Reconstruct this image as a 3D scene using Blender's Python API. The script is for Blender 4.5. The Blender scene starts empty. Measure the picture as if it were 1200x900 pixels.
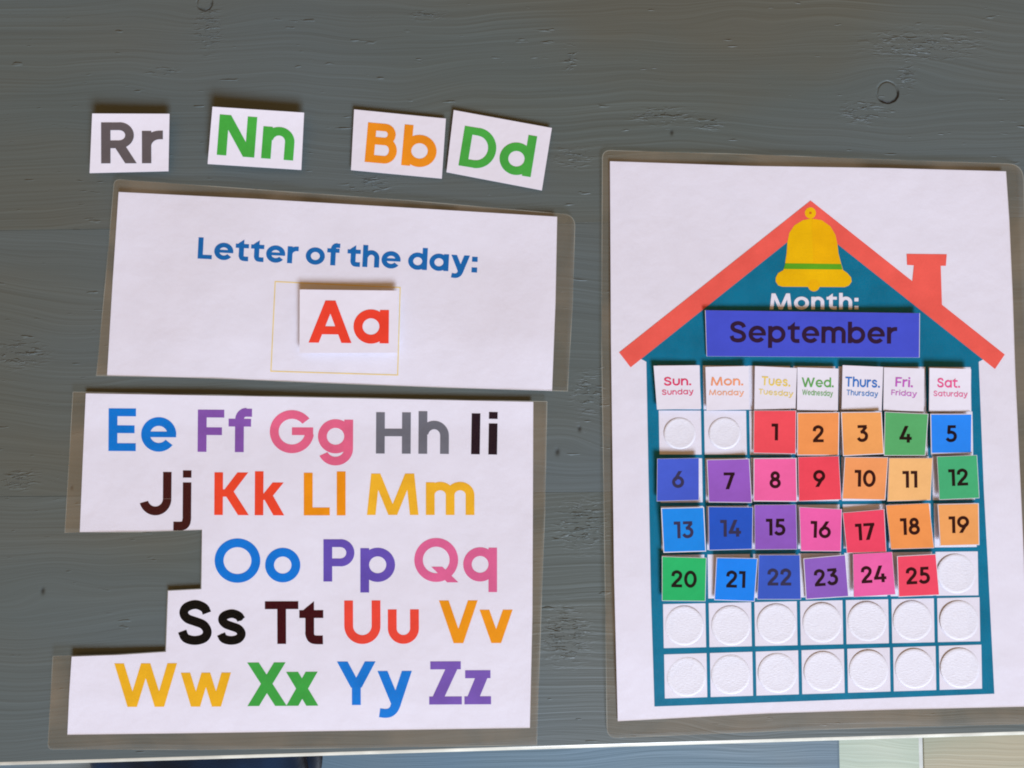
import bpy, bmesh, math, random
from mathutils import Vector, Matrix
from mathutils.geometry import delaunay_2d_cdt

# ------------------------------------------------------------------ camera, light, exposure
S = bpy.context.scene
COL = S.collection
CAM_H, TILT, FPX = 0.40, math.radians(2.6), 867.0
CAM_Y = -CAM_H * math.tan(TILT)
cd = bpy.data.cameras.new('camera'); cam = bpy.data.objects.new('camera', cd); COL.objects.link(cam)
cd.lens = 36.0 * FPX / 1200.0; cd.sensor_width = 36.0; cd.clip_start = 0.01; cd.clip_end = 50
cam.location = (0, CAM_Y, CAM_H); cam.rotation_euler = (TILT, 0, 0)
S.camera = cam

W = bpy.data.worlds.new('World'); S.world = W; W.use_nodes = True
bgn = W.node_tree.nodes['Background']
bgn.inputs[0].default_value = (0.36, 0.205, 0.082, 1); bgn.inputs[1].default_value = 1.0   # warm room light

def area(name, loc, target, sx, sy, power, color):
    l = bpy.data.lights.new(name, 'AREA'); l.shape = 'RECTANGLE'; l.size = sx; l.size_y = sy
    l.energy = power; l.color = color
    o = bpy.data.objects.new(name, l); COL.objects.link(o); o.location = loc
    o.rotation_euler = (Vector(target) - Vector(loc)).to_track_quat('-Z', 'Y').to_euler()
    return o
area('window_light', (1.3, -3.5, 2.6), (0, 0, 0), 1.7, 1.4, 297, (0.73, 0.86, 1.06))   # cool daylight from the window side

S.view_settings.view_transform = 'Standard'; S.view_settings.look = 'None'
S.view_settings.exposure = 0.0; S.view_settings.gamma = 1.0
S.render.engine = 'CYCLES'
S.cycles.use_denoising = True
S.cycles.filter_width = 1.9
S.cycles.max_bounces = 6
S.cycles.transparent_max_bounces = 12

# ------------------------------------------------------------------ measuring: photograph point -> point at height z
cT, sT = math.cos(TILT), math.sin(TILT)
def at(u, v, z=0.0):
    x, y = (u - 600) / FPX, -(v - 450) / FPX
    d = Vector((x, y * cT + sT, y * sT - cT))
    t = (z - CAM_H) / d.z
    return Vector((d.x * t, CAM_Y + d.y * t, z))
MM = 0.001
random.seed(4)

def lin(c):
    return tuple(((x / 255) / 12.92 if x / 255 <= 0.04045 else ((x / 255 + 0.055) / 1.055) ** 2.4) for x in c)
WHITE = lin((217, 211, 227))
ALB = (0.795, 0.765, 0.865)
def ink(c):            # reflectance of a print that looks like c beside paper that looks WHITE
    r = [a / w * k for a, w, k in zip(lin(c), WHITE, ALB)]; f = min(1.0, 0.90 / max(r))
    return tuple(max(0.004, x * f) for x in r)

# ------------------------------------------------------------------ materials
MATS = {}
def newmat(name):
    m = bpy.data.materials.new(name); m.use_nodes = True
    nt = m.node_tree
    return m, nt, nt.nodes['Principled BSDF']
class N:                       # tiny node helper
    def __init__(s, nt): s.nt = nt
    def node(s, t, **k):
        n = s.nt.nodes.new(t)
        for a, b in k.items(): setattr(n, a, b)
        return n
    def put(s, sock, v):
        if isinstance(v, bpy.types.NodeSocket): s.nt.links.new(v, sock)
        elif v is not None: sock.default_value = v
    def m(s, op, a, b=None, c=None, clamp=False):
        n = s.node('ShaderNodeMath', operation=op, use_clamp=clamp)
        s.put(n.inputs[0], a); s.put(n.inputs[1], b)
        if c is not None: s.put(n.inputs[2], c)
        return n.outputs[0]
    def vec(s, x, y, z=0.0):
        n = s.node('ShaderNodeCombineXYZ')
        for i, q in enumerate((x, y, z)): s.put(n.inputs[i], q)
        return n.outputs[0]
    def noise(s, v, scale=1.0, detail=3.0, rough=0.5, dist=0.0):
        n = s.node('ShaderNodeTexNoise'); s.put(n.inputs['Vector'], v)
        n.inputs['Scale'].default_value = scale; n.inputs['Detail'].default_value = detail
        n.inputs['Roughness'].default_value = rough; n.inputs['Distortion'].default_value = dist
        return n.outputs['Fac']
    def mix(s, f, a, b):
        n = s.node('ShaderNodeMix', data_type='RGBA')
        s.put(n.inputs[0], f)
        s.put(n.inputs[6], (*a, 1) if isinstance(a, tuple) else a)
        s.put(n.inputs[7], (*b, 1) if isinstance(b, tuple) else b)
        return n.outputs[2]
    def ramp(s, f, lo, hi):
        n = s.node('ShaderNodeMapRange'); s.put(n.inputs[0], f)
        n.inputs[1].default_value = lo; n.inputs[2].default_value = hi
        return n.outputs[0]
    def xyz(s):
        g = s.node('ShaderNodeNewGeometry'); q = s.node('ShaderNodeSeparateXYZ')
        s.nt.links.new(g.outputs['Position'], q.inputs[0])
        return g.outputs['Position'], q.outputs[0], q.outputs[1], q.outputs[2]
    def bump(s, h, dist, strength=1.0, to=None):
        n = s.node('ShaderNodeBump'); n.inputs['Strength'].default_value = strength
        n.inputs['Distance'].default_value = dist; s.put(n.inputs['Height'], h)
        if to: s.nt.links.new(n.outputs[0], to.inputs['Normal'])
        return n.outputs[0]

def printed(name, rgb, rough=0.35, mottle=0.10):
    """printed ink or paper: slightly uneven colour and very fine relief"""
    if name in MATS: return MATS[name]
    m, nt, b = newmat(name); n = N(nt); p, x, y, z = n.xyz()
    f = n.noise(p, 70, 3); g = n.noise(p, 900, 2)
    t = n.m('ADD', n.m('MULTIPLY', f, 0.7), n.m('MULTIPLY', g, 0.3))
    lo = tuple(c * (1 - mottle) for c in rgb); hi = tuple(min(0.95, c * (1 + mottle)) for c in rgb)
    n.put(b.inputs['Base Color'], n.mix(n.ramp(t, 0.3, 0.7), lo, hi))
    b.inputs['Roughness'].default_value = rough; b.inputs['Specular IOR Level'].default_value = 0.12
    wv = n.noise(p, 48, 3, 0.55)
    n.bump(n.m('ADD', wv, n.m('MULTIPLY', g, 0.014)), 0.0009, 0.55, b)
    MATS[name] = m; return m
PAPER = printed('white_paper', (0.805, 0.785, 0.865), 0.5, 0.02)
CARD = printed('white_card', (0.82, 0.795, 0.87), 0.35, 0.015)
def inkmat(c, **k): return printed('ink_%02x%02x%02x' % tuple(c), ink(c), **k)
def facemat(c):                # the same print under its own glossy film
    m = printed('face_%02x%02x%02x' % tuple(c), ink(c), 0.22, 0.06); b = m.node_tree.nodes['Principled BSDF']
    b.inputs['Specular IOR Level'].default_value = 0.45; return m

def film_mat(name, painted_sheen, col, rough, gloss, tint):
    m = bpy.data.materials.new(name); m.use_nodes = True; nt = m.node_tree
    nt.nodes.clear(); n = N(nt); p, x, y, z = n.xyz()
    out = n.node('ShaderNodeOutputMaterial')
    tr = n.node('ShaderNodeBsdfTransparent'); tr.inputs[0].default_value = (*tint, 1)
    gl = n.node('ShaderNodeBsdfGlossy'); gl.inputs['Roughness'].default_value = rough
    bp = n.bump(n.noise(p, 45, 3), 0.0012, 0.35); nt.links.new(bp, gl.inputs['Normal'])
    lw = n.node('ShaderNodeLayerWeight'); first = tr.outputs[0]
    if painted_sheen:  # diffuse layer imitates reflected room light, noise breaks it into streaks
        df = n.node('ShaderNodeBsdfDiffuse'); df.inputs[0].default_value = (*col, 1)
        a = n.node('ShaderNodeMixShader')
        n.put(a.inputs[0], n.m('ADD', painted_sheen * .45, n.m('MULTIPLY', n.ramp(n.noise(n.vec(n.m('MULTIPLY', x, 20), n.m('MULTIPLY', y, 20)), 1, 3, 0.5, 0.6), 0.38, 0.66), painted_sheen * 1.3)))
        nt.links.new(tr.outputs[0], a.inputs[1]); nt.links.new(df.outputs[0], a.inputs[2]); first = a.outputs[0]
    b = n.node('ShaderNodeMixShader')
    n.put(b.inputs[0], n.m('ADD', gloss, n.m('MULTIPLY', n.m('POWER', lw.outputs['Facing'], 5.0), 0.9)))
    nt.links.new(first, b.inputs[1]); nt.links.new(gl.outputs[0], b.inputs[2]); nt.links.new(b.outputs[0], out.inputs[0])
    return m
FILM = film_mat('clear_film_over_paper', 0, None, 0.22, 0.010, (0.995, 0.995, 0.995))
SEAL = film_mat('sealed_film_margin', 0.105, (0.62, 0.48, 0.33), 0.2, 0.07, (0.98, 0.95, 0.90))  # tan colour paints warm room reflections onto the clear margin
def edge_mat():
    m = bpy.data.materials.new('film_edge_highlight'); m.use_nodes = True; nt = m.node_tree  # pale strip colour stands in for the bright highlight along the film edge
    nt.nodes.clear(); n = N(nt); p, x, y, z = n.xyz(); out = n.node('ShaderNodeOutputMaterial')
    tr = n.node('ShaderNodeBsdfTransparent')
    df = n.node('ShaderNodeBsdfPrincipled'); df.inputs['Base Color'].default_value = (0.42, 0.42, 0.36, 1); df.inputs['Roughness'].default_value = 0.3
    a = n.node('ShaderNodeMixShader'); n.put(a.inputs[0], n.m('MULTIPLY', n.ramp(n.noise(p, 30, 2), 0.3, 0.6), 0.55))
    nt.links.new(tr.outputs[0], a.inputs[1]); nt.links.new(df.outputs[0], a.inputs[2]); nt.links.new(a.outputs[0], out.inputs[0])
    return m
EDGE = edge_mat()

def dot_mat():
    m, nt, b = newmat('white_fastener'); n = N(nt); p, x, y, z = n.xyz()
    w = n.noise(p, 1700, 2, 0.6); f = n.noise(n.vec(n.m('MULTIPLY', x, 500), n.m('MULTIPLY', y, 1900)), 1, 2)
    h = n.m('ADD', w, n.m('MULTIPLY', f, 0.8))
    n.put(b.inputs['Base Color'], n.mix(n.ramp(h, 0.6, 1.2), (0.76, 0.765, 0.85), (0.86, 0.86, 0.92)))
    b.inputs['Roughness'].default_value = 0.55
    n.bump(h, 0.00026, 0.6, b)
    return m
DOT = dot_mat()

KNOTS = [((1040, 108), 0.0058, 0.030, 0.016), ((240, 3), 0.0042, 0.022, 0.012), ((38, 700), 0.005, 0.040, 0.020),
         ((30, 566), 0.004, 0.028, 0.011), ((664, 528), 0.003, 0.020, 0.010), ((330, 655), 0.003, 0.05, 0.02), ((905, 30), 0.003, 0.06, 0.012)]
TEARS = [((1012, 132), 20, 11), ((1062, 88), 8, 14), ((668, 68), 7, 13), ((690, 462), 14, 17), ((683, 615), 22, 20),
         ((244, 32), 12, 22), ((22, 415), 24, 12), ((432, 216), 22, 8), ((775, 136), 26, 8), ((672, 184), 16, 10),
         ((22, 562), 18, 9), ((190, 84), 14, 4), ((662, 745), 20, 22), ((1080, 52), 50, 14), ((502, 18), 14, 5), ((830, 145), 16, 6)]
SPECKS = [((653, 529), 2.6), ((679, 502), 2.0), ((787, 155), 2.0), ((50, 692), 2.4), ((84, 571), 1.6)]
def wood_mat(name, base, brown, cool, scale=1.0, marks=True, relief=1.0):
    m, nt, b = newmat(name); n = N(nt); p, x, y, z = n.xyz()
    oi = n.node('ShaderNodeObjectInfo'); rnd = n.m('MULTIPLY', oi.outputs['Random'], 37.0)
    yy = y
    dark = None; ringh = None
    if marks:
        for (k, r, sx, sy) in KNOTS:
            c = at(*k); dx = n.m('SUBTRACT', x, c.x); dy = n.m('SUBTRACT', y, c.y)
            e = n.m('ADD', n.m('POWER', n.m('DIVIDE', dx, sx), 2.0), n.m('POWER', n.m('DIVIDE', dy, sy), 2.0))
            g = n.m('EXPONENT', n.m('MULTIPLY', e, -1.0))
            yy = n.m('SUBTRACT', yy, n.m('MULTIPLY', n.m('MULTIPLY', g, 0.72), dy))
    lowv = n.vec(n.m('MULTIPLY', x, 5.0 * scale), n.m('MULTIPLY', y, 16.0 * scale), rnd)
    low = n.noise(lowv, 1, 3)
    yy = n.m('ADD', yy, n.m('MULTIPLY', n.noise(n.vec(n.m('MULTIPLY', x, 6.5 * scale), n.m('MULTIPLY', y, 9 * scale), rnd), 1, 2), 0.036 / scale))
    fine = n.noise(n.vec(n.m('MULTIPLY', x, 11 * scale), n.m('MULTIPLY', yy, 620 * scale), rnd), 1, 3, 0.6)
    broad = n.noise(n.vec(n.m('MULTIPLY', x, 3.0 * scale), n.m('MULTIPLY', yy, 150 * scale), rnd), 1, 2, 0.5)
    ring = n.m('SINE', n.m('MULTIPLY', yy, 2 * math.pi / (0.0052 / scale)))
    ring = n.m('POWER', n.m('ADD', n.m('MULTIPLY', ring, 0.5), 0.5), 3.0)
    rm = n.ramp(n.noise(n.vec(n.m('MULTIPLY', x, 7 * scale), n.m('MULTIPLY', y, 26 * scale), rnd), 1, 2), 0.42, 0.68)
    ring = n.m('MULTIPLY', ring, rm)
    h = n.m('ADD', n.m('MULTIPLY', fine, 0.62), n.m('ADD', n.m('MULTIPLY', broad, 0.36), n.m('MULTIPLY', ring, 0.26)))
    tear = None
    if marks:
        rip = n.noise(n.vec(n.m('MULTIPLY', x, 150), n.m('MULTIPLY', y, 700), rnd), 1, 2, 0.6, 0.6)
        rip = n.ramp(rip, 0.52, 0.66)
        for (k, ru, rv) in TEARS:
            c = at(*k); px = 0.00046
            e = n.m('ADD', n.m('POWER', n.m('DIVIDE', n.m('SUBTRACT', x, c.x), ru * px), 2.0), n.m('POWER', n.m('DIVIDE', n.m('SUBTRACT', y, c.y), rv * px), 2.0))
            g = n.m('EXPONENT', n.m('MULTIPLY', e, -1.0))
            tear = g if tear is None else n.m('MAXIMUM', tear, g)
        tear = n.m('MULTIPLY', tear, rip)
        h = n.m('ADD', h, n.m('MULTIPLY', tear, 3.0))
        # scattered little dents and brush nibs all over
        nib = n.ramp(n.noise(n.vec(n.m('MULTIPLY', x, 70), n.m('MULTIPLY', y, 330), rnd), 1, 2, 0.5), 0.70, 0.78)
        h = n.m('ADD', h, n.m('MULTIPLY', nib, 1.5))
        # groove round the first knots, open on the lower right, and small dark holes
        for (k, r, sx, sy) in KNOTS[:2]:
            c = at(*k); dx = n.m('SUBTRACT', x, c.x); dy = n.m('SUBTRACT', y, c.y)
            rr = n.m('SQRT', n.m('ADD', n.m('POWER', dx, 2.0), n.m('POWER', dy, 2.0)))
            rr = n.m('ADD', rr, n.m('MULTIPLY', n.m('SUBTRACT', n.noise(p, 220, 2), 0.5), 0.0016))
            rg = n.m('EXPONENT', n.m('MULTIPLY', n.m('POWER', n.m('DIVIDE', n.m('SUBTRACT', rr, r), 0.00048), 2.0), -1.0))
            side = n.m('DIVIDE', n.m('ADD', n.m('MULTIPLY', dx, 0.45), n.m('MULTIPLY', dy, -0.89)), r)
            rw = n.m('EXPONENT', n.m('MULTIPLY', n.m('POWER', n.m('DIVIDE', n.m('SUBTRACT', rr, r), 0.00085), 4.0), -1.0))
            op = n.m('MULTIPLY', rw, n.ramp(side, 0.15, 0.5))
            op2 = n.m('MULTIPLY', op, 1.0 if r > 0.005 else 0.5)
            dark = op2 if dark is None else n.m('MAXIMUM', dark, op2)
            h = n.m('SUBTRACT', h, n.m('MULTIPLY', rg, 1.4))
        for (k, r) in SPECKS:
            c = at(*k); r *= 0.00046
            e = n.m('ADD', n.m('POWER', n.m('DIVIDE', n.m('SUBTRACT', x, c.x), r), 2.0), n.m('POWER', n.m('DIVIDE', n.m('SUBTRACT', y, c.y), r * 1.6), 2.0))
            g = n.m('EXPONENT', n.m('MULTIPLY', e, -1.0)); dark = n.m('MAXIMUM', dark, n.m('MULTIPLY', g, 0.75))
            h = n.m('SUBTRACT', h, n.m('MULTIPLY', g, 1.2))
    col = n.mix(n.ramp(low, 0.40, 0.66), base, brown)
    col = n.mix(n.ramp(n.noise(n.vec(n.m('MULTIPLY', x, 3.2), n.m('MULTIPLY', y, 6.0), n.m('ADD', rnd, 5.0)), 1, 2), 0.42, 0.66), col, cool)
    light = n.m('ADD', 0.80, n.m('MULTIPLY', n.m('ADD', n.m('MULTIPLY', fine, 0.45), n.m('ADD', n.m('MULTIPLY', broad, 0.45), n.m('MULTIPLY', ring, 0.16))), 0.44))
    vm = n.node('ShaderNodeVectorMath', operation='SCALE'); nt.links.new(col, vm.inputs[0]); n.put(vm.inputs['Scale'], light)
    c2 = vm.outputs[0]
    if dark is not None:
        c2 = n.mix(dark, c2, (0.008, 0.008, 0.007))
    n.put(b.inputs['Base Color'], c2)
    n.put(b.inputs['Roughness'], n.m('ADD', 0.40, n.m('MULTIPLY', fine, 0.22)))
    b.inputs['Specular IOR Level'].default_value = 0.45
    n.bump(h, 0.00046 * relief, 0.68, b)
    return m
PAINT = wood_mat('grey_painted_wood', (0.097, 0.121, 0.113), (0.108, 0.116, 0.096), (0.104, 0.134, 0.138))
PALE_EDGE = None

def simple(name, rgb, rough=0.5, spec=0.5, var=0.1, ns=30, bump=0.0002):
    m, nt, b = newmat(name); n = N(nt); p, x, y, z = n.xyz(); f = n.noise(p, ns, 4)
    n.put(b.inputs['Base Color'], n.mix(n.ramp(f, 0.3, 0.7), tuple(c * (1 - var) for c in rgb), tuple(min(.95, c * (1 + var)) for c in rgb)))
    b.inputs['Roughness'].default_value = rough; b.inputs['Specular IOR Level'].default_value = spec
    n.bump(f, bump, 0.6, b); return m

# ------------------------------------------------------------------ object helpers
def link(name, mesh, mat, parent=None):
    o = bpy.data.objects.new(name, mesh); COL.objects.link(o)
    if mat is not None and not mesh.materials: mesh.materials.append(mat)
    if parent is not None:
        o.parent = parent; o.matrix_parent_inverse = Matrix.Translation(-parent.location)
    return o
def thing(name, label, cat, loc, group=None, kind=None):
    o = bpy.data.objects.new(name, None); COL.objects.link(o); o.location = loc; o.empty_display_size = 0.01
    tag(o, label, cat, group, kind); return o
def tag(o, label=None, cat=None, group=None, kind=None):
    for k, v in (('label', label), ('category', cat), ('group', group), ('kind', kind)):
        if v: o[k] = v
    return o

def inside(m, pl):
    c = False; j = len(pl) - 1
    for i in range(len(pl)):
        (xi, yi), (xj, yj) = pl[i], pl[j]
        if (yi > m.y) != (yj > m.y) and m.x < (xj - xi) * (m.y - yi) / (yj - yi) + xi: c = not c
        j = i
    return c
def region(polys, step, hole=None):
    """union of polygons (photograph points), triangulated and cut by a grid so it can follow a curved sheet -> bmesh in (u, v, 0).
    polys may also be a list of (polygons, transform) groups, each united in its own coordinates first"""
    bm = bmesh.new()
    groups = polys if isinstance(polys[0], tuple) else [(polys, None)]
    for gp, tf in groups:
        vs, fs = [], []
        for pl in list(gp) + ([hole] if hole else []):
            a = sum(pl[i][0] * pl[(i + 1) % len(pl)][1] - pl[(i + 1) % len(pl)][0] * pl[i][1] for i in range(len(pl)))
            if a < 0: pl = pl[::-1]
            fs.append(list(range(len(vs), len(vs) + len(pl)))); vs += [Vector((p[0], p[1])) for p in pl]
        r = delaunay_2d_cdt(vs, [], fs, 0, 1e-5 if tf is None else 2e-5)
        bv = [bm.verts.new((*(tf(p.x, p.y) if tf else p), 0)) for p in r[0]]
        for f, src in zip(r[2], r[5]):
            if not src:
                # a sliver can lose its source: keep it if its middle lies inside a polygon
                m = sum((r[0][i] for i in f), Vector((0, 0))) / len(f)
                if tf is None or not any(inside(m, pl) for pl in gp): continue
            if hole and len(gp) in src: continue
            try: bm.faces.new([bv[i] for i in f])
            except ValueError: pass
    for v in [v for v in bm.verts if not v.link_faces]: bm.verts.remove(v)
    if step:
        us = [v.co.x for v in bm.verts]; ws = [v.co.y for v in bm.verts]
        for ax, lo, hi in ((0, min(us), max(us)), (1, min(ws), max(ws))):
            k = math.ceil(lo / step) * step
            while k < hi:
                if k > lo:
                    co = (k, 0, 0) if ax == 0 else (0, k, 0); no = (1, 0, 0) if ax == 0 else (0, 1, 0)
                    bmesh.ops.bisect_plane(bm, geom=bm.verts[:] + bm.edges[:] + bm.faces[:], plane_co=co, plane_no=no, dist=1e-5)
                k += step
    return bm
def sheet(name, polys, zf, mat, parent, thick=0.0, step=8, smooth=True, hole=None):
    """a sheet lying at height zf(u, v); thick > 0 gives it an underside and edges"""
    bm = region(polys, step, hole)
    for v in bm.verts:
        v.co = at(v.co.x, v.co.y, zf(v.co.x, v.co.y))
    bmesh.ops.recalc_face_normals(bm, faces=bm.faces[:])
    bm.normal_update()
    if sum(f.normal.z for f in bm.faces) < 0: bmesh.ops.reverse_faces(bm, faces=bm.faces[:])
    for f in bm.faces: f.smooth = smooth
    if thick:
        top = bm.verts[:]; mp = {v: bm.verts.new(v.co - Vector((0, 0, thick))) for v in top}
        tf = bm.faces[:]; be = [e for e in bm.edges if len(e.link_faces) == 1]
        pairs = []
        for e in be:
            l = e.link_loops[0]; pairs.append((l.vert, l.link_loop_next.vert))
        for f in tf: bm.faces.new([mp[v] for v in reversed(f.verts)]).smooth = smooth
        for a, b in pairs: bm.faces.new([b, a, mp[a], mp[b]]).smooth = False
        bm.edges.ensure_lookup_table()
        for e in be: e.smooth = False
    me = bpy.data.meshes.new(name); bm.to_mesh(me); bm.free()
    return link(name, me, mat, parent)
def box(name, lo, hi, mat, parent=None, bevel=0.0):
    bm = bmesh.new(); bmesh.ops.create_cube(bm, size=1)
    for v in bm.verts: v.co = Vector([lo[i] + (v.co[i] + .5) * (hi[i] - lo[i]) for i in range(3)])
    if bevel: bmesh.ops.bevel(bm, geom=bm.edges[:], offset=bevel, segments=3, affect='EDGES', profile=0.5)
    me = bpy.data.meshes.new(name); bm.to_mesh(me); bm.free(); return link(name, me, mat, parent)

# ------------------------------------------------------------------ lettering: a bold geometric alphabet drawn with strokes (cap height 1)
def arc(cx, cy, rx, ry, a0, a1, w, n=22):
    n = max(4, int(n * abs(a1 - a0) / 180)); o, i = [], []
    for k in range(n + 1):
        a = math.radians(a0 + (a1 - a0) * k / n); c, s = math.cos(a), math.sin(a)
        o.append((cx + (rx + w / 2) * c, cy + (ry + w / 2) * s)); i.append((cx + (rx - w / 2) * c, cy + (ry - w / 2) * s))
    return o + i[::-1]
def ring(cx, cy, rx, ry, w): return [arc(cx, cy, rx, ry, 0, 180, w), arc(cx, cy, rx, ry, 180, 360, w)]
def R(x0, y0, x1, y1): return [(x0, y0), (x1, y0), (x1, y1), (x0, y1)]
def dg(xt, yt, xb, yb, wh): return [(xt - wh / 2, yt), (xb - wh / 2, yb), (xb + wh / 2, yb), (xt + wh / 2, yt)]   # diagonal with level ends
def ln(x0, y0, x1, y1, w):
    dx, dy = x1 - x0, y1 - y0; L = math.hypot(dx, dy); nx, ny = -dy / L * w / 2, dx / L * w / 2
    return [(x0 + nx, y0 + ny), (x0 - nx, y0 - ny), (x1 - nx, y1 - ny), (x1 + nx, y1 + ny)]
def path(P, w, sub=4):
    pts = []; Q = [P[0]] + list(P) + [P[-1]]
    for i in range(1, len(Q) - 2):
        a, b, c, d = Q[i - 1], Q[i], Q[i + 1], Q[i + 2]
        for k in range(sub):
            t = k / sub
            pts.append(tuple(0.5 * (2 * b[j] + (c[j] - a[j]) * t + (2 * a[j] - 5 * b[j] + 4 * c[j] - d[j]) * t * t + (3 * b[j] - a[j] - 3 * c[j] + d[j]) * t ** 3) for j in (0, 1)))
    pts.append(P[-1]); out = []
    for i in range(len(pts)):
        p, q = pts[max(0, i - 1)], pts[min(len(pts) - 1, i + 1)]
        L = math.hypot(q[0] - p[0], q[1] - p[1]) or 1; out.append((-(q[1] - p[1]) / L * w / 2, (q[0] - p[0]) / L * w / 2))
    res = [ln(*pts[i], *pts[i + 1], w) for i in range(len(pts) - 1)]
    for p in pts[3:-3]: res.append([(p[0] + w / 2 * math.cos(math.radians(a)), p[1] + w / 2 * math.sin(math.radians(a))) for a in range(0, 360, 20)])
    return res
def glyph(ch, w):
    X, h = 0.79, w / 2; b = w * 0.9
    bw = lambda: (0.41 - h)
    if ch == 'A': return [dg(.49, 1, .11, 0, w * 1.12), dg(.49, 1, .87, 0, w * 1.12), R(.24, .20, .74, .20 + b)], .98
    if ch == 'B': return [R(0, 0, w, 1), R(h, 1 - b, .42, 1), R(h, .46, .44, .46 + b), R(h, 0, .46, b), arc(.42, (1 + .46) / 2, .27 - h + .0, (1 - .46) / 2 - b / 2, -90, 90, b), arc(.45, (.46 + b) / 2, .28 - h + .02, (.46 + b) / 2 - b / 2, -90, 90, b), R(.40, .46, .46, .46 + b)], .74
    if ch == 'D': return [R(0, 0, w, 1), R(h, 1 - b, .37, 1), R(h, 0, .37, b), arc(.36, .5, .48 - h, .5 - b / 2, -90, 90, b * 1.04)], .84
    if ch == 'E': return [R(0, 0, w, 1), R(h, 0, .63, b), R(h, .42, .60, .42 + b), R(h, 1 - b, .63, 1)], .63
    if ch == 'F': return [R(0, 0, w, 1), R(h, .40, .56, .40 + b), R(h, 1 - b, .61, 1)], .61
    if ch == 'G': return [arc(.52, .5, .51 - h, .51 - h, 38, 352, w), R(.52, .42, 1.01, .42 + b)], 1.02
    if ch == 'H': return [R(0, 0, w, 1), R(.81 - w, 0, .81, 1), R(h, .42, .75, .42 + b)], .81
    if ch == 'I': return [R(0, 0, w, 1)], w
    if ch == 'J': return [R(.77 - w, .38, .77, 1), arc(.385, .375, .385 - h, .385 - h, 196, 360, w)], .77
    if ch == 'K': return [R(0, 0, w, 1), dg(.80 - w * .62, 1, .24, .43, w * 1.25), dg(.30, .60, .82 - w * .62, 0, w * 1.25)], .82
    if ch == 'L': return [R(0, 0, w, 1), R(h, 0, .60, b)], .60
    if ch == 'M': return [dg(.20, 1, .10, 0, w * .98), dg(1.0, 1, 1.10, 0, w * .98), dg(.21, 1, .60, .0, w * 1.0), dg(.99, 1, .60, .0, w * 1.0)], 1.20
    if ch == 'N': return [R(0, 0, w, 1), R(.83 - w, 0, .83, 1), dg(w * .6, 1, .83 - w * .6, 0, w * 1.2)], .83
    if ch == 'O': return ring(.525, .5, .525 - h, .52 - h, w), 1.05
    if ch == 'P': return [R(0, 0, w, 1), R(h, 1 - b, .42, 1), R(h, .36, .42, .36 + b), arc(.40, .68, .33 - h, .32 - b / 2, -90, 90, b * 1.03)], .73
    if ch == 'Q': return ring(.525, .5, .525 - h, .52 - h, w) + [dg(.54, .34, .92, -.03, w * 1.3)], 1.05
    if ch == 'R': return [R(0, 0, w, 1), R(h, 1 - b, .42, 1), R(h, .37, .42, .37 + b), arc(.41, .685, .33 - h, .315 - b / 2, -90, 90, b * 1.03), dg(.40, .45, .665, 0, w * 1.22)], .79
    if ch == 'S':
        k = .2 - w; return path([(.665, .715), (.60, .84 + k / 3), (.40, .915 + k / 3), (.19, .85 + k / 3), (.125, .715), (.21, .59), (.40, .52), (.59, .44), (.675, .285), (.60, .14 - k / 3), (.385, .085 - k / 3), (.17, .14 - k / 3), (.09, .30)], w), .78
    if ch == 'T': return [R(0, 1 - b, .78, 1), R(.39 - h, 0, .39 + h, 1)], .78
    if ch == 'U': return [R(0, .42, w, 1), R(.84 - w, .42, .84, 1), arc(.42, .41, .42 - h, .42 - h, 180, 360, w), R(0, .40, w, .43), R(.84 - w, .40, .84, .43)], .84
    if ch == 'V': return [dg(w * .56, 1, .45, 0, w * 1.1), dg(.90 - w * .56, 1, .45, 0, w * 1.1)], .90
    if ch == 'W': return [dg(w * .56, 1, .42, 0, w * 1.1), dg(.735, 1, .42, 0, w * 1.05), dg(.735, 1, 1.05, 0, w * 1.05), dg(1.47 - w * .56, 1, 1.05, 0, w * 1.1)], 1.47
    if ch == 'X': return [dg(w * .62, 1, .86 - w * .62, 0, w * 1.24), dg(.84 - w * .62, 1, w * .62, 0, w * 1.24)], .86
    if ch == 'Y': return [dg(w * .6, 1, .445, .40, w * 1.2), dg(.89 - w * .6, 1, .445, .40, w * 1.2), R(.445 - h, 0, .445 + h, .46)], .89
    if ch == 'Z': return [R(.03, 1 - b, .74, 1), R(0, 0, .76, b), dg(.74 - w * .68, 1 - .01, w * .68, .01, w * 1.36)], .76
    r = (X + .02) / 2; cy = X / 2
    if ch == 'a': return ring(r, cy, r - h, r - h, w) + [R(2 * r - w + .01, 0, 2 * r + .01, X)], 2 * r + .01
    if ch == 'b': return ring(r, cy, r - h, r - h, w) + [R(0, 0, w, 1.03)], 2 * r
    if ch == 'd': return ring(r, cy, r - h, r - h, w) + [R(2 * r - w, 0, 2 * r, 1.03)], 2 * r
    if ch == 'c': return [arc(r, cy, r - h, r - h, 45, 315, w)], 1.7 * r
    if ch == 'e': return [arc(r, cy, r - h, r - h, 0, 322, w), R(h, cy - .065, 2 * r - .004, cy + b * .72 - .065)], 2 * r
    if ch == 'f': return [R(.15, 0, .15 + w, .77), arc(.15 + w / 2 + .19 - .03, .77, .16, .26 - h * .8, 90, 180, w * .98), R(.30, 1.03 - w * .93, .54, 1.03), R(0, X - b, .52, X)], .54
    if ch == 'g': return ring(r, cy, r - h, r - h, w) + [R(2 * r - w, 0.08, 2 * r, X), arc(r, .10, r - h, r - h + .02 - .03, 205, 360, w)], 2 * r
    if ch == 'h': return [R(0, 0, w, 1.03), R(.71 - w, 0, .71, .44), arc(.365, .44, .345 - h, .36 - h, 0, 170, w)], .71
    if ch == 'i': return [R(0, 0, w, .76), R(0, .87, w, 1.04)], w
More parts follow.
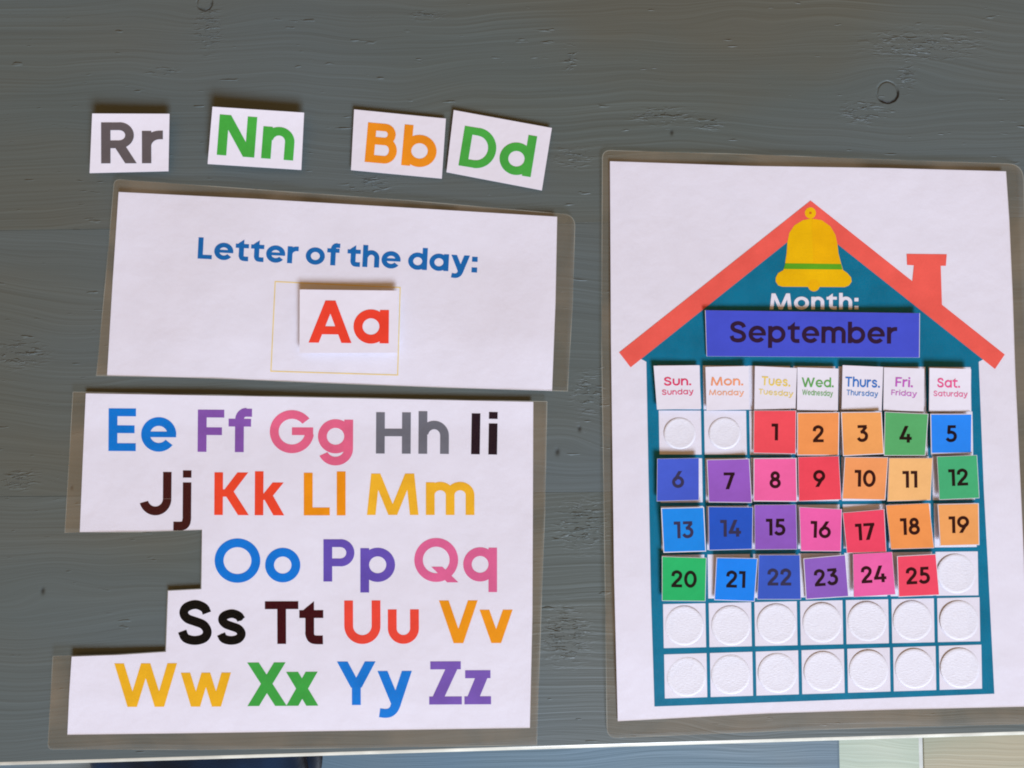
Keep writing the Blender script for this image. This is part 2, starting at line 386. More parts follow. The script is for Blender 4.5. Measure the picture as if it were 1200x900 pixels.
    if ch == 'j': return [R(.22, -.04, .22 + w, .76), R(.22, .87, .22 + w, 1.04)] + path([(.22 + h, 0), (.22 + h, -.08), (.195 + h, -.19), (.11 + h, -.25), (.0, -.255)], w), .22 + w
    if ch == 'k': return [R(0, 0, w, 1.03), dg(.68 - w * .62, X - .02, .22, .36, w * 1.28), dg(.28, .50, .70 - w * .62, 0, w * 1.26)], .70
    if ch == 'l': return [R(0, 0, w, 1.03)], w
    if ch == 'm': return [R(0, 0, w, X), R(.565 - h, 0, .565 + h, .50), R(1.13 - w, 0, 1.13, .50), arc((.565 + h) / 2, .48, (.565 + h) / 2 - h, .32 - h, 0, 170, w), arc(1.13 - (.565 + h) / 2, .48, (.565 + h) / 2 - h, .32 - h, 0, 180, w)], 1.13
    if ch == 'n': return [R(0, 0, w, X), R(.71 - w, 0, .71, .44), arc(.365, .44, .345 - h, .36 - h, 0, 170, w)], .71
    if ch == 'o': return ring(r, cy, r - h, r - h, w), 2 * r
    if ch == 'p': return ring(r, cy, r - h, r - h, w) + [R(0, -.26, w, X)], 2 * r
    if ch == 'q': return ring(r, cy, r - h, r - h, w) + [R(2 * r - w, -.26, 2 * r, X)], 2 * r
    if ch == 'r': return [R(0, 0, w, X), arc(.40, .42, .40 - h, .375 - h, 88, 175, w), R(.39, .795 - w, .47, .795)], .46
    if ch == 's':
        k = .2 - w; return path([(.555, .565), (.49, .655 + k / 3), (.335, .705 + k / 3), (.165, .655 + k / 3), (.115, .56), (.19, .465), (.335, .41), (.49, .35), (.56, .24), (.49, .125 - k / 3), (.32, .085 - k / 3), (.15, .125 - k / 3), (.085, .235)], w * .97), .66
    if ch == 't': return [R(.14, .22, .14 + w, X), [(.14 + w, X), (0, X), (0, X - b * .45), (.14 + w * .1, X + .06), (.14 + w, 1.0)], R(0, X - b, .56, X), [(0, X - b * .9), (.14, X - b * .9), (.14 + w, 1.0), (.14 + w, X - b), (.1, X - b * 1.0)], ] + path([(.14 + h, .30), (.14 + h, .22), (.19 + h, .12), (.30 + h, h - .01), (.55, h - .01)], w), .56
    if ch == 'u': return [R(0, .36, w, X), R(.72 - w, .36, .72, X), arc(.36, .35, .36 - h, .36 - h, 180, 360, w), R(0, .34, w, .37), R(.72 - w, .34, .72, .37)], .72
    if ch == 'v': return [dg(w * .56, X - .01, .385, 0, w * 1.1), dg(.77 - w * .56, X - .01, .385, 0, w * 1.1)], .77
    if ch == 'w': return [dg(w * .56, X - .01, .35, 0, w * 1.08), dg(.59, X - .01, .35, 0, w), dg(.59, X - .01, .83, 0, w), dg(1.18 - w * .56, X - .01, .83, 0, w * 1.08)], 1.18
    if ch == 'x': return [dg(w * .64, X - .01, .70 - w * .64, 0, w * 1.28), dg(.69 - w * .64, X - .01, w * .64, 0, w * 1.28)], .70
    if ch == 'y': return [dg(w * .58, X - .01, .43, .02, w * 1.12), dg(.80 - w * .58, X - .01, .40, -.06, w * 1.12)] + path([(.445, .04), (.385, -.09), (.30, -.17), (.19, -.195), (.05, -.18)], w), .80
    if ch == 'z': return [R(.02, X - b, .61, X), R(0, 0, .62, b), dg(.61 - w * .7, X - .01, w * .7, .01, w * 1.4)], .62
    if ch == '.': return [R(0, 0, w * 1.1, w * 1.1)], w * 1.1
    if ch == ':': return [R(0, 0, w * 1.1, w * 1.1), R(0, .50, w * 1.1, .50 + w * 1.1)], w * 1.1
    if ch == '0': return ring(.38, .5, .38 - h, .51 - h, w), .76
    if ch == '1': return [R(.20, 0, .20 + w, 1), [(.20 + w * .5, 1), (.0, 1), (.0, 1 - w * .95), (.20 + w * .5, 1 - w * .95)]], .20 + w
    if ch == '2': return path([(.10, .66), (.14, .84), (.33, .925), (.52, .84), (.56, .68), (.47, .50), (.30, .33), (.13, .13)], w) + [R(.02, 0, .66, b)], .66
    if ch == '3': return [R(.05, 1 - b, .60, 1), dg(.52, 1 - b * .9, .30, .58, w * 1.25), ] + path([(.22, .585), (.38, .585), (.53, .48), (.57, .33), (.50, .16), (.33, .085), (.17, .12), (.07, .24)], w), .66
    if ch == '4': return [dg(.42, 1, .12, .27, w * 1.15), R(.0, .17, .74, .17 + b), R(.44, 0, .44 + w, .52)], .74
    if ch == '5': return [R(.12, 1 - b, .60, 1), dg(.12 + h, 1, .08 + h, .50, w)] + path([(.12, .54), (.30, .585), (.49, .52), (.57, .34), (.50, .16), (.33, .085), (.17, .11), (.06, .22)], w), .66
    if ch == '6': return ring(.36, .35, .36 - h, .355 - h, w) + [dg(.50, 1, .15, .43, w * 1.15)], .72
    if ch == '7': return [R(0, 1 - b, .66, 1), dg(.66 - w * .62, 1 - b * .5, .22, 0, w * 1.15)], .66
    if ch == '8': return ring(.34, .73, .28 - h, .28 - h, w) + ring(.34, .30, .335 - h, .31 - h, w), .68
    if ch == '9': return ring(.36, .65, .36 - h, .355 - h, w) + [dg(.57, .57, .22, 0, w * 1.15)], .72
    return [], .32
NAMES = {'.': 'printed_full_stop', ':': 'printed_colon'}
def write(text, p0, p1, H, zf, mat, parent, w=0.2, gap=0.115, joined=None, extra=0.00004, step=8):
    """text fitted between baseline points p0 and p1 of the photograph, cap height H"""
    adv, x = [], 0.0
    for i, ch in enumerate(text):
        g = glyph(ch, w); adv.append((x, g)); x += g[1] + (gap if ch != ' ' and i < len(text) - 1 and text[i + 1] != ' ' else 0)
    L = x; dx, dy = (p1[0] - p0[0]) / L, (p1[1] - p0[1]) / L
    n = math.hypot(dx, dy); ux, uy = dy / n * H, -dx / n * H
    pool = []; z2 = lambda u, v: zf(u, v) + extra
    for (ox, (polys, _)), ch in zip(adv, text):
        if not polys: continue
        P = [(polys, lambda a, b, ox=ox: (p0[0] + dx * (ox + a) + ux * b, p0[1] + dy * (ox + a) + uy * b))]
        if joined: pool += P
        else: sheet(NAMES.get(ch, 'printed_digit' if ch.isdigit() else 'printed_letter'), P, z2, mat, parent, step=step)
    if joined: return sheet(joined, pool, z2, mat, parent, step=step)

# ------------------------------------------------------------------ floor, bench, cloth under the table edge
FZ = -0.75
floor = thing('floor', None, None, (0, -0.5, FZ), kind='structure')
grout = simple('pale_grout', (0.62, 0.64, 0.60), 0.8, 0.3)
tileA = wood_mat('pale_green_tile', (0.52, 0.57, 0.44), (0.60, 0.62, 0.50), (0.42, 0.50, 0.39), 0.6, False, 1.6)
tileB = wood_mat('beige_wood_tile', (0.36, 0.36, 0.25), (0.42, 0.38, 0.26), (0.32, 0.36, 0.26), 0.6, False, 1.6)
box('grout', (-2.6, -2.6, FZ - 0.03), (2.6, 2.2, FZ - 0.0025), grout, floor)
jx = at(1080, 885, FZ).x; jy = at(1080, 885, FZ).y
row = 0; yb = jy - 0.10
rows = [yb + 0.203 * k for k in range(-5, 13)]
base_mesh = None
for r, y0 in enumerate(rows):
    off = jx + (0 if r == 5 else random.choice((0.3, -0.35, 0.5, 0.15)))
    k0 = -3
    for k in range(-3, 3):
        x0 = off + 0.9 * k
        if x0 < -2.6 or x0 + 0.9 > 2.6: continue
        if base_mesh is None:
            t = box('floor_tile', (0, 0, -0.008), (0.893, 0.196, 0), tileA, floor, 0.0012); base_mesh = t.data
        else:
            t = bpy.data.objects.new('floor_tile', base_mesh); COL.objects.link(t); t.parent = floor
            t.matrix_parent_inverse = Matrix.Translation(-floor.location)
        t.location = (x0 + 0.0035, y0 + 0.0035, FZ)
        t.material_slots[0].link = 'OBJECT'
        t.material_slots[0].material = tileA if (k < 0 if r == 5 else (r * 7 + k * 3) % 3 == 0) else tileB

BZ = -0.30
BENCH = wood_mat('blue_grey_painted_wood', (0.115, 0.19, 0.24), (0.19, 0.22, 0.22), (0.10, 0.19, 0.28), 0.45, False, 2.2)
bx1 = at(985, 885, BZ).x; bt = at(600, 885, BZ).y
bench = thing('bench', 'blue grey painted wooden bench seen past the front edge of the table', 'bench', (bx1 - 0.6, bt, FZ))
for i, y1 in enumerate((bt + 0.09, bt - 0.056)):
    box('seat_board', (bx1 - 1.25, y1 - 0.14, BZ - 0.035), (bx1, y1, BZ), BENCH, bench, 0.003)
for sx in (bx1 - 1.18, bx1 - 0.13):
    for sy in (bt - 0.17, bt + 0.02):
        box('leg', (sx, sy, FZ), (sx + 0.06, sy + 0.05, BZ - 0.035), BENCH, bench, 0.003)

def cloth_mat():
    m, nt, b = newmat('navy_cloth'); n = N(nt); p, x, y, z = n.xyz()
    f = n.noise(p, 14, 3); w = n.noise(n.vec(n.m('MULTIPLY', x, 900), n.m('MULTIPLY', y, 900)), 1, 1)
    n.put(b.inputs['Base Color'], n.mix(n.ramp(f, 0.35, 0.7), (0.002, 0.003, 0.006), (0.006, 0.028, 0.075)))
    b.inputs['Roughness'].default_value = 0.85; b.inputs['Specular IOR Level'].default_value = 0.2; b.inputs['Sheen Weight'].default_value = 0.08
    n.bump(n.m('ADD', w, n.m('MULTIPLY', f, 3.0)), 0.0006, 0.6, b)
    return m
def folded_cloth():
    a, b = at(92, 890, BZ + 0.065), at(352, 888, BZ + 0.065)
    cx, cy, hx, hy = (a.x + b.x) / 2, a.y - 0.045, (b.x - a.x) / 2, 0.085
    root = thing('folded_cloth', 'dark navy blue folded cloth on the bench past the table edge', 'cloth', (cx, cy, BZ))
    for part, (dz0, dz1, k, nm) in enumerate(((0.0, 0.035, 1.0, 'lower_fold'), (0.035, 0.068, 0.97, 'upper_fold'))):
        bm = bmesh.new(); nx, ny = 40, 22; grid = []
        for j in range(ny + 1):
            rw = []
            for i in range(nx + 1):
                s, t = i / nx * 2 - 1, j / ny * 2 - 1
                e = (1 - abs(s) ** 10) * (1 - abs(t) ** 8)
                z = BZ + dz0 + (dz1 - dz0) * (max(0, e) ** 0.33) + 0.004 * math.sin(4 * s + 3 * t + part) * max(0, e)
                rw.append(bm.verts.new((cx + s * hx * k + 0.0025 * math.sin(9 * t), cy + t * hy * k + 0.003 * math.sin(7 * s + part), z)))
            grid.append(rw)
        for j in range(ny):
            for i in range(nx): bm.faces.new((grid[j][i], grid[j][i + 1], grid[j + 1][i + 1], grid[j + 1][i])).smooth = True
        loop = grid[0] + [r[-1] for r in grid[1:-1]] + grid[-1][::-1] + [r[0] for r in grid[1:-1]][::-1]
        bm.faces.new(loop[::-1])
        me = bpy.data.meshes.new(nm); bm.to_mesh(me); bm.free(); link(nm, me, NAVY, root)
NAVY = cloth_mat()
folded_cloth()

# ------------------------------------------------------------------ the table
table = thing('wooden_table', 'grey painted wooden plank table with knots and raised grain under all the sheets', 'table', (0, 0, -0.75))
def seam(v0, v1200): return lambda u: v0 + (v1200 - v0) * u / 1200
SEAMS = [seam(894.5, 858.5), seam(582, 572), seam(270, 254.5), seam(-40, -52), seam(-330, -350), seam(-600, -625)]
UL, UR = -700, 1900
def plank(i):
    f, b = SEAMS[i], SEAMS[i + 1]
    P = [at(UL, f(UL)), at(UR, f(UR)), at(UR, b(UR)), at(UL, b(UL))]
    gapd = 0.00005
    bm = bmesh.new()
    dF = Vector((0, 1, 0)) * gapd
    if i: P[0] += dF; P[1] += dF
    P[2] -= dF; P[3] -= dF
    if i == 0:      # the traced line is where the rounded front edge begins
        P[0] -= Vector((0, 0.0020, 0)); P[1] -= Vector((0, 0.0020, 0))
    top = [bm.verts.new(p) for p in P]; bot = [bm.verts.new(p - Vector((0, 0, 0.036))) for p in P]
    bm.faces.new(top); bm.faces.new(bot[::-1])
    for a in range(4): bm.faces.new((top[a], bot[a], bot[(a + 1) % 4], top[(a + 1) % 4]))
    bmesh.ops.recalc_face_normals(bm, faces=bm.faces[:])
    ft = [e for e in bm.edges if all(v in top for v in e.verts) and abs(e.verts[0].co.y - e.verts[1].co.y) < 0.1]
    if i == 0:
        fe = min(ft, key=lambda e: e.verts[0].co.y); others = [e for e in ft if e is not fe]
        bmesh.ops.bevel(bm, geom=others, offset=0.00014, segments=2, affect='EDGES', profile=0.5)
        bm.edges.ensure_lookup_table()
        fe = min((e for e in bm.edges if all(abs(v.co.z) < 1e-6 for v in e.verts) and abs(e.verts[0].co.x - e.verts[1].co.x) > 0.3), key=lambda e: e.verts[0].co.y)
        bmesh.ops.bevel(bm, geom=[fe], offset=0.0026, segments=6, affect='EDGES', profile=0.5)
    else:
        bmesh.ops.bevel(bm, geom=ft, offset=0.00014, segments=2, affect='EDGES', profile=0.5)
    me = bpy.data.meshes.new('plank'); bm.to_mesh(me); bm.free()
    me.materials.append(PAINT)
    if i == 0:
        global PALE_EDGE
        PALE_EDGE = simple('painted_edge_highlight', (0.66, 0.66, 0.57), 0.3, 0.5, 0.22, 45, 0.0002)  # near-white colour paints in the window highlight along the rounded front edge
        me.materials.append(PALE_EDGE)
        me.update()
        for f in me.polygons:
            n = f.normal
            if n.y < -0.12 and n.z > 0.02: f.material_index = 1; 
            if n.y < -0.05 and n.z > 0.02: f.use_smooth = True
    link('plank', me, None, table)
for i in range(5): plank(i)
for lx in (-0.62, 0.60):
    for ly in (at(600, 800).y + 0.02, at(600, -480).y):
        box('leg', (lx - 0.035, ly, -0.75), (lx + 0.035, ly + 0.07, -0.0365), PAINT, table, 0.003)

# ------------------------------------------------------------------ laminated sheets
def rounded(poly, radii):
    out = []; n = len(poly)
    for i, p in enumerate(poly):
        r = radii[i]
        if not r: out.append(p); continue
        a, c = poly[i - 1], poly[(i + 1) % n]; P = Vector(p); A = (Vector(a) - P).normalized(); C = (Vector(c) - P).normalized()
        for k in range(7):
            t = k / 6; q = P + A * r * (1 - t) ** 2 + C * r * t ** 2
            out.append((q.x, q.y))
    return out
def outline(name, poly, zf, parent, wpx=0.9, closed=True):
    P = [Vector(p) for p in poly]; quads = []
    cx = sum(p.x for p in P) / len(P); cy = sum(p.y for p in P) / len(P)
    for i in range(len(P) if closed else len(P) - 1):
        a, b = P[i], P[(i + 1) % len(P)]
        if (b - a).length < 0.01: continue
        d = (b - a).normalized(); nrm = Vector((-d.y, d.x)) * wpx / 2
        quads.append([tuple(a + nrm - d * .2), tuple(b + nrm + d * .2), tuple(b - nrm + d * .2), tuple(a - nrm - d * .2)])
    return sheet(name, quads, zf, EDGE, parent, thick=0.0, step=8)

def wavy(base, amps):
    def z(u, v):
        return base + sum(a * math.sin(fu * u + fv * v + ph) for a, fu, fv, ph in amps)
    return z
L1, L2, L3, FLM = 0.00007, 0.00013, 0.00018, 0.00034

# letter of the day strip
zA0 = wavy(2.1 * MM, [(0.45 * MM, .017, .006, 0.5), (0.3 * MM, .031, .013, 2.1), (0.25 * MM, -.008, .028, 1.0)])
def zA(u, v):
    return max(0.5 * MM, zA0(u, v) + 1.1 * MM * max(0, (300 - v) / 75) - 0.9 * MM * max(0, (v - 400) / 50))
ls = thing('letter_of_the_day_sheet', 'wide white laminated strip with blue words and a thin yellow box', 'laminated sheet', tuple(at(390, 340)))
paperA = [(139, 225), (300, 233), (470, 243), (653, 254), (651, 355), (647, 458), (520, 454), (380, 448.5), (250, 443), (125.5, 440), (132, 330)]
sheet('paper', [paperA], zA, PAPER, ls, 0.00016)
filmA = rounded([(134, 210), (300, 222), (480, 235), (674, 252), (671, 355), (665, 458.3), (520, 454.5), (380, 449), (250, 443.5), (113, 440.3), (124, 325)], [7, 0, 0, 14, 0, 0, 0, 0, 0, 0, 0])
zAf = lambda u, v: zA(u, v) + FLM
sheet('laminate_film', [paperA], zAf, FILM, ls)
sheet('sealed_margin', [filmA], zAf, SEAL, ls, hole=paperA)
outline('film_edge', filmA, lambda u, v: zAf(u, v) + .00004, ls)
BLUE = inkmat((22, 100, 168))
write('Letter of the day:', (231.5, 303), (559, 319.5), 25, zA, BLUE, ls, 0.215, gap=0.09, extra=L1)
fr = [(322.5, 330), (469, 337), (466, 439.5), (317.5, 435)]
fq = []
for i in range(4):
    a, b = Vector(fr[i]), Vector(fr[(i + 1) % 4]); d = (b - a).normalized(); nn = Vector((-d.y, d.x)) * .6
    fq.append([tuple(a + nn - d * .6), tuple(b + nn + d * .6), tuple(b - nn + d * .6), tuple(a - nn - d * .6)])
sheet('printed_box', fq, lambda u, v: zA(u, v) + L1, inkmat((222, 195, 120)), ls)

# alphabet sheet with cut-outs
zB0 = wavy(1.7 * MM, [(0.35 * MM, .015, .004, 1.5), (0.22 * MM, .012, .027, 0.3), (0.2 * MM, -.024, .011, 2.0)])
def zB(u, v):
    e = 1.3 * MM * max(0, (500 - v) / 40) + 1.7 * MM * max(0, (240 - u) / 170) * max(0, 1 - abs(v - 770) / 90) - 0.8 * MM * max(0, (v - 820) / 45)
    return max(0.5 * MM, zB0(u, v) + e)
ab = thing('alphabet_sheet', 'white laminated sheet of coloured letter pairs with notches cut from its side', 'laminated sheet', tuple(at(360, 660)))
paperB = [(100.5, 461), (300, 464.5), (480, 468), (625, 471), (624.5, 600), (624, 720), (621, 853), (400, 856.5), (240, 859), (79, 861), (81, 815), (84, 769.5),
          (140, 767.5), (194.5, 764), (197, 692.5), (236, 690.5), (236.8, 620.8), (165, 623), (93.5, 623.5), (97, 540)]
sheet('paper', [paperB], zB, PAPER, ab, 0.00016)
filmB = rounded([(85.5, 459.3), (300, 463.8), (480, 467.3), (641, 470.5), (638.5, 600), (634, 720), (629, 873), (400, 876.5), (240, 878.5), (56, 878), (59, 820), (62, 769),
                 (140, 766.7), (193.9, 763.5), (196.4, 692), (235.4, 690), (236.2, 621.3), (165, 623.6), (76, 624), (81, 540)],
                [0, 0, 0, 0, 0, 0, 0, 0, 0, 6, 0, 0, 0, 0, 0, 0, 0, 0, 0, 0])
zBf = lambda u, v: zB(u, v) + FLM
sheet('laminate_film', [paperB], zBf, FILM, ab)
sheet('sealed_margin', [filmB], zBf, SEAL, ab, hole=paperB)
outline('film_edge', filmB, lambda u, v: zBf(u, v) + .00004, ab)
PAIRS = [('Ee', 127, 206.5, 528.5, 529, 50, (12, 112, 198), .12), ('Ff', 231.5, 295, 529.5, 530, 49.5, (125, 80, 160), .10), ('Gg', 315.5, 413.7, 530.5, 531, 49.5, (214, 96, 130), .10),
         ('Hh', 440.5, 526, 531.5, 532, 48.5, (104, 104, 114), .18), ('Ii', 552, 582.5, 532.3, 532.8, 48, (36, 22, 32), .20),
         ('Jj', 163, 224, 603.3, 603.8, 50.5, (62, 24, 24), .05), ('Kk', 251, 333, 603.5, 604, 50, (230, 70, 45), .14), ('Ll', 356, 405, 604, 604, 50, (230, 140, 22), .16), ('Mm', 430, 556, 603.5, 603.5, 48.5, (234, 174, 44), .17),
         ('Oo', 251.5, 352, 682, 682, 50, (16, 112, 202), .11), ('Pp', 379, 463, 681.5, 681.5, 49.5, (96, 76, 168), .13), ('Qq', 485.5, 582.5, 681, 681, 49.5, (210, 96, 142), .12),
         ('Ss', 209, 288, 755, 755, 51, (8, 8, 10), .13), ('Tt', 310.5, 379, 754.7, 754.5, 50, (58, 10, 20), .02), ('Uu', 403.5, 491, 754.3, 754, 50.5, (224, 70, 56), .17), ('Vv', 514.5, 601, 753.8, 753.5, 50, (234, 148, 26), .04),
         ('Ww', 134, 271, 828.5, 828, 51, (226, 170, 36), .08), ('Xx', 290, 373, 827.5, 827, 51, (60, 154, 66), -.01), ('Yy', 395, 483, 826.3, 826, 51, (22, 114, 200), .04), ('Zz', 503, 575.5, 825.7, 825.3, 50.5, (114, 84, 168), .06)]
for t, x0, x1, y0, y1, H, c, g in PAIRS:
    write(t, (x0, y0), (x1, y1), H, zB, inkmat(c), ab, 0.205, gap=g, extra=L1)

# calendar
zC0 = wavy(1.8 * MM, [(0.4 * MM, .013, .007, 0.2), (0.3 * MM, -.009, .019, 1.2), (0.2 * MM, .028, -.012, 2.6)])
def zC(u, v):
    return max(0.6 * MM, zC0(u, v) + 0.6 * MM * max(0, (260 - v) / 80) - 0.7 * MM * max(0, (v - 780) / 70) + 0.6 * MM * max(0, (u - 1100) / 100))
zCf = lambda u, v: zC(u, v) + FLM
cs = thing('calendar_sheet', 'white laminated monthly calendar with a teal schoolhouse, red roof and yellow bell', 'calendar', tuple(at(950, 520)))
paperC = [(714.8, 189), (880, 194.5), (1040, 197), (1179, 200.8), (1183, 260), (1187, 350), (1190, 440), (1198.5, 620), (1207, 828), (1050, 831.5), (900, 836), (724, 845.2), (719.7, 675), (716, 400)]
sheet('paper', [paperC], zC, PAPER, cs, 0.00016)
filmC = rounded([(706, 176), (880, 181), (1040, 187), (1199, 192.5), (1203, 350), (1212, 560), (1228, 848), (1050, 852), (900, 857), (711.5, 865), (709, 675), (705, 400)], [10, 0, 0, 18, 0, 0, 12, 0, 0, 12, 0, 0])
sheet('laminate_film', [paperC], zCf, FILM, cs)
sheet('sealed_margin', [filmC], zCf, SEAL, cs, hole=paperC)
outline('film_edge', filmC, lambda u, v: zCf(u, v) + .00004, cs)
lay = lambda k: (lambda u, v: zC(u, v) + k)
TEAL = inkmat((8, 108, 140), mottle=0.14); CORAL = inkmat((250, 100, 90)); YEL = inkmat((247, 190, 12)); YEL2 = inkmat((232, 172, 12)); GRN = inkmat((88, 160, 36))
sheet('printed_house_wall', [[(950, 250), (1158, 418), (1147, 424), (1150, 500), (1153, 575), (1157.6, 660), (1165.3, 813), (960, 821), (767, 828), (763, 700), (760.5, 580), (757.5, 424), (746, 418)]], lay(L1), TEAL, cs)
sheet('printed_roof', [[(725.5, 413), (950, 235), (1177.5, 415.5), (1166, 432.5), (950.5, 261.5), (739, 430.5)],
                       [(1062.5, 297.5), (1109.5, 298), (1108.5, 311.5), (1102.5, 311.5), (1104, 360), (1090, 360), (1068, 340), (1071, 311), (1063, 310.5)]], lay(L2), CORAL, cs)
def bell():
    left = [(951, 256), (941, 258), (931, 264), (925, 273), (922.7, 284), (921.8, 297), (920, 309), (918, 316.5), (912, 320), (909.2, 325), (909, 330), (912, 334.5), (917, 336)]
    right = [(990, 336.5), (995, 334.5), (998, 330), (997.3, 325), (993, 320), (988, 316.5), (985.8, 309), (982.6, 297), (981.4, 286), (979, 275), (973, 265), (963, 258)]
    sheet('printed_bell', [left + right] + [[(949.7 + 6.6 * math.cos(a * math.pi / 8), 249.5 + 6.6 * math.sin(a * math.pi / 8)) for a in range(16)]], lay(L3), YEL, cs)
    sheet('printed_bell_shade', [[(951, 256.4), (963, 258.4), (973, 265.4), (979, 275.4), (981, 286), (982.2, 297), (985.4, 309), (987.6, 316.5), (953.5, 316.5)]], lay(L3 + .00003), YEL2, cs)
    sheet('printed_bell_band', [[(920.2, 308.6), (985.6, 309.4), (987.2, 315.8), (918.4, 315.2)]], lay(L3 + .00006), GRN, cs)
    sheet('printed_clapper', [[(953.7 + 7 * math.cos(a * math.pi / 12), 334.5 + 7 * math.sin(a * math.pi / 12)) for a in range(0, 24)]], lay(L3 + .00003), YEL2, cs)
    sheet('printed_bell_eye', [[(949.7 + 1.6 * math.cos(a * math.pi / 5), 249.5 + 1.6 * math.sin(a * math.pi / 5)) for a in range(10)]], lay(L3 + .00003), inkmat((200, 110, 30)), cs)
bell()
WINK = printed('white_print', (0.81, 0.79, 0.87), 0.5, 0.02)
write('Month:', (902, 362.6), (1006, 362.6), 18.8, lay(L3), WINK, cs, 0.20, gap=0.12, extra=0)
TOPS = [(428, 430), (481, 482), (537.5, 534.5), (593.5, 590), (650.5, 646.7), (708, 701), (767, 757)]
def cell(r, c):
    f = (r - 1) / 5.5; xl = 772 + (779.5 - 772) * f * .92; xr = 1139.5 + (1151 - 1139.5) * f
    w = 49.3 + 0.4 * f; p = (xr - xl - w) / 6
    x = xl + p * c; a, b = TOPS[r]; y = a + (b - a) * c / 6; h = 51.5
    s = (b - a) / 6 / p * w
    return [(x, y), (x + w, y + s), (x + w + .9, y + h + s), (x + .9, y + h)]
for r in range(7):
    for c in range(7):
        sheet('printed_square', [cell(r, c)], lay(L2), WINK, cs, step=20)
def dot(u, v, rp, z0, hgt, parent, name='fastener_dot'):
    """round stick-on fastener: low disc with a soft rounded rim"""
    C = at(u, v, z0); r = rp * 0.00046; bm = bmesh.new(); n = 40; prof = [(1.0, 0), (.99, .25), (.96, .7), (.91, 1.0), (.86, 1.0), (.81, .80), (.4, .86)]
    rings_ = []
    for pr, ph in prof:
        rings_.append([bm.verts.new((C.x + r * pr * math.cos(2 * math.pi * i / n), C.y + r * pr * math.sin(2 * math.pi * i / n), z0 + hgt * ph)) for i in range(n)])
    top = bm.verts.new((C.x, C.y, z0 + hgt * .92))
    for a, b in zip(rings_, rings_[1:]):
        for i in range(n): bm.faces.new((a[i], a[(i + 1) % n], b[(i + 1) % n], b[i])).smooth = True
    for i in range(n): bm.faces.new((rings_[-1][i], rings_[-1][(i + 1) % n], top)).smooth = True
    bm.faces.new(rings_[0][::-1])
    me = bpy.data.meshes.new(name); bm.to_mesh(me); bm.free(); return link(name, me, DOT, parent)
for r, c in [(1, 0), (1, 1), (4, 6)] + [(r, c) for r in (5, 6) for c in range(7)]:
    q = cell(r, c); u = sum(p[0] for p in q) / 4 + random.uniform(-1, 1); v = sum(p[1] for p in q) / 4 + random.uniform(-.6, 1)
    dot(u, v, 18.6 if r == 1 else 22.6, zCf(u, v) - 0.00005, 0.00030 if r == 1 else 0.00021, cs)

# ------------------------------------------------------------------ cards
def card(name, label, cat, quad, zbase, lift, mat_face, group=None, texts=(), curl=0.3, tilt=(0, 0), rim=0.9, thick=0.0003, face_name='coloured_face', dotr=13):
    """a small laminated card held up by a fastener dot; quad = TL, TR, BR, BL"""
    TL, TR, BR, BL = [Vector(p) for p in quad]; C = (TL + TR + BR + BL) / 4
    U = ((TR - TL) + (BR - BL)) / 2; V = ((BL - TL) + (BR - TR)) / 2; det = U.x * V.y - U.y * V.x
    zc = zbase(C.x, C.y) + lift
    def z(u, v):
        d = Vector((u, v)) - C; s = (d.x * V.y - d.y * V.x) / det; t = (U.x * d.y - U.y * d.x) / det
        return zc + MM * (tilt[0] * s + tilt[1] * t + curl * (4 * t * t - .3) * .5 + curl * .5 * 4 * s * s * .5)
    root = thing(name, label, cat, tuple(at(C.x, C.y, zbase(C.x, C.y))), group)
    sheet('card_stock', [[tuple(TL), tuple(TR), tuple(BR), tuple(BL)]], z, CARD, root, thick, step=8)
    if mat_face:
        def inn(p):
            d = p - C; return tuple(C + d * (1 - rim / 24))
        sheet(face_name, [[inn(TL), inn(TR), inn(BR), inn(BL)]], lambda u, v: z(u, v) + L1, mat_face, root, step=8)
    for (txt, p0, p1, H, col, w, gap, joined) in texts:
        if p0 is None:      # centred on the card, along its own direction
            Lw = sum(glyph(ch, w)[1] for ch in txt) + gap * (len(txt) - 1); ud = U.normalized(); vd = Vector((-ud.y, ud.x))
            a = C - ud * Lw * H / 2 + vd * H / 2; b = a + ud * Lw * H; p0, p1 = tuple(a), tuple(b)
        write(txt, p0, p1, H, z, inkmat(col), root, w, gap, joined, extra=L2, step=8)
    zb = zbase(C.x, C.y)
    h = lift - thick - 0.00004 + MM * (curl * -.15 - (abs(tilt[0]) + abs(tilt[1])) * dotr / min(U.length, V.length) * .5)*1.0
    if h > 0.0002: dot(C.x, C.y, dotr, zb, h, root)
    return root
zT = lambda u, v: 0.0
G1 = 'loose letter cards on the table'
card('letter_card', 'white card with dark grey capital and small R lying on the table', 'letter card', [(108, 133), (198.5, 133.3), (197.3, 200.5), (105, 202.7)], zT, 5.0 * MM, None, G1,
     [('Rr', (118.5, 191.5), (190.5, 191.3), 48, (92, 84, 86), .21, .12, None)], tilt=(-1.2, -3.2), curl=.6)
card('letter_card', 'white card with green capital and small N lying on the table', 'letter card', [(249, 125), (356.3, 132), (353, 199), (243.3, 192)], zT, 5.6 * MM, None, G1,
     [('Nn', (254, 181.4), (343.5, 188.2), 47.5, (66, 158, 62), .21, .15, None)], tilt=(-1.8, -3.6), curl=.7)
card('letter_card', 'white card with orange capital and small B lying on the table', 'letter card', [(415, 128.2), (522.5, 139), (517.7, 209.2), (411.3, 199.2)], zT, 2.2 * MM, None, G1,
     [('Bb', (427.3, 189.7), (510, 197), 46.5, (240, 145, 34), .21, .13, None)], tilt=(-.4, -.5), curl=.25)
card('letter_card', 'tilted white card with green capital and small D lying on the table', 'letter card', [(531.7, 129), (646.7, 150), (635, 223), (523.2, 201.7)], zT, 2.2 * MM, None, G1,
     [('Dd', (537.3, 193.8), (621.8, 207.6), 47, (70, 160, 66), .21, .10, None)], tilt=(.2, -.5), curl=.25)
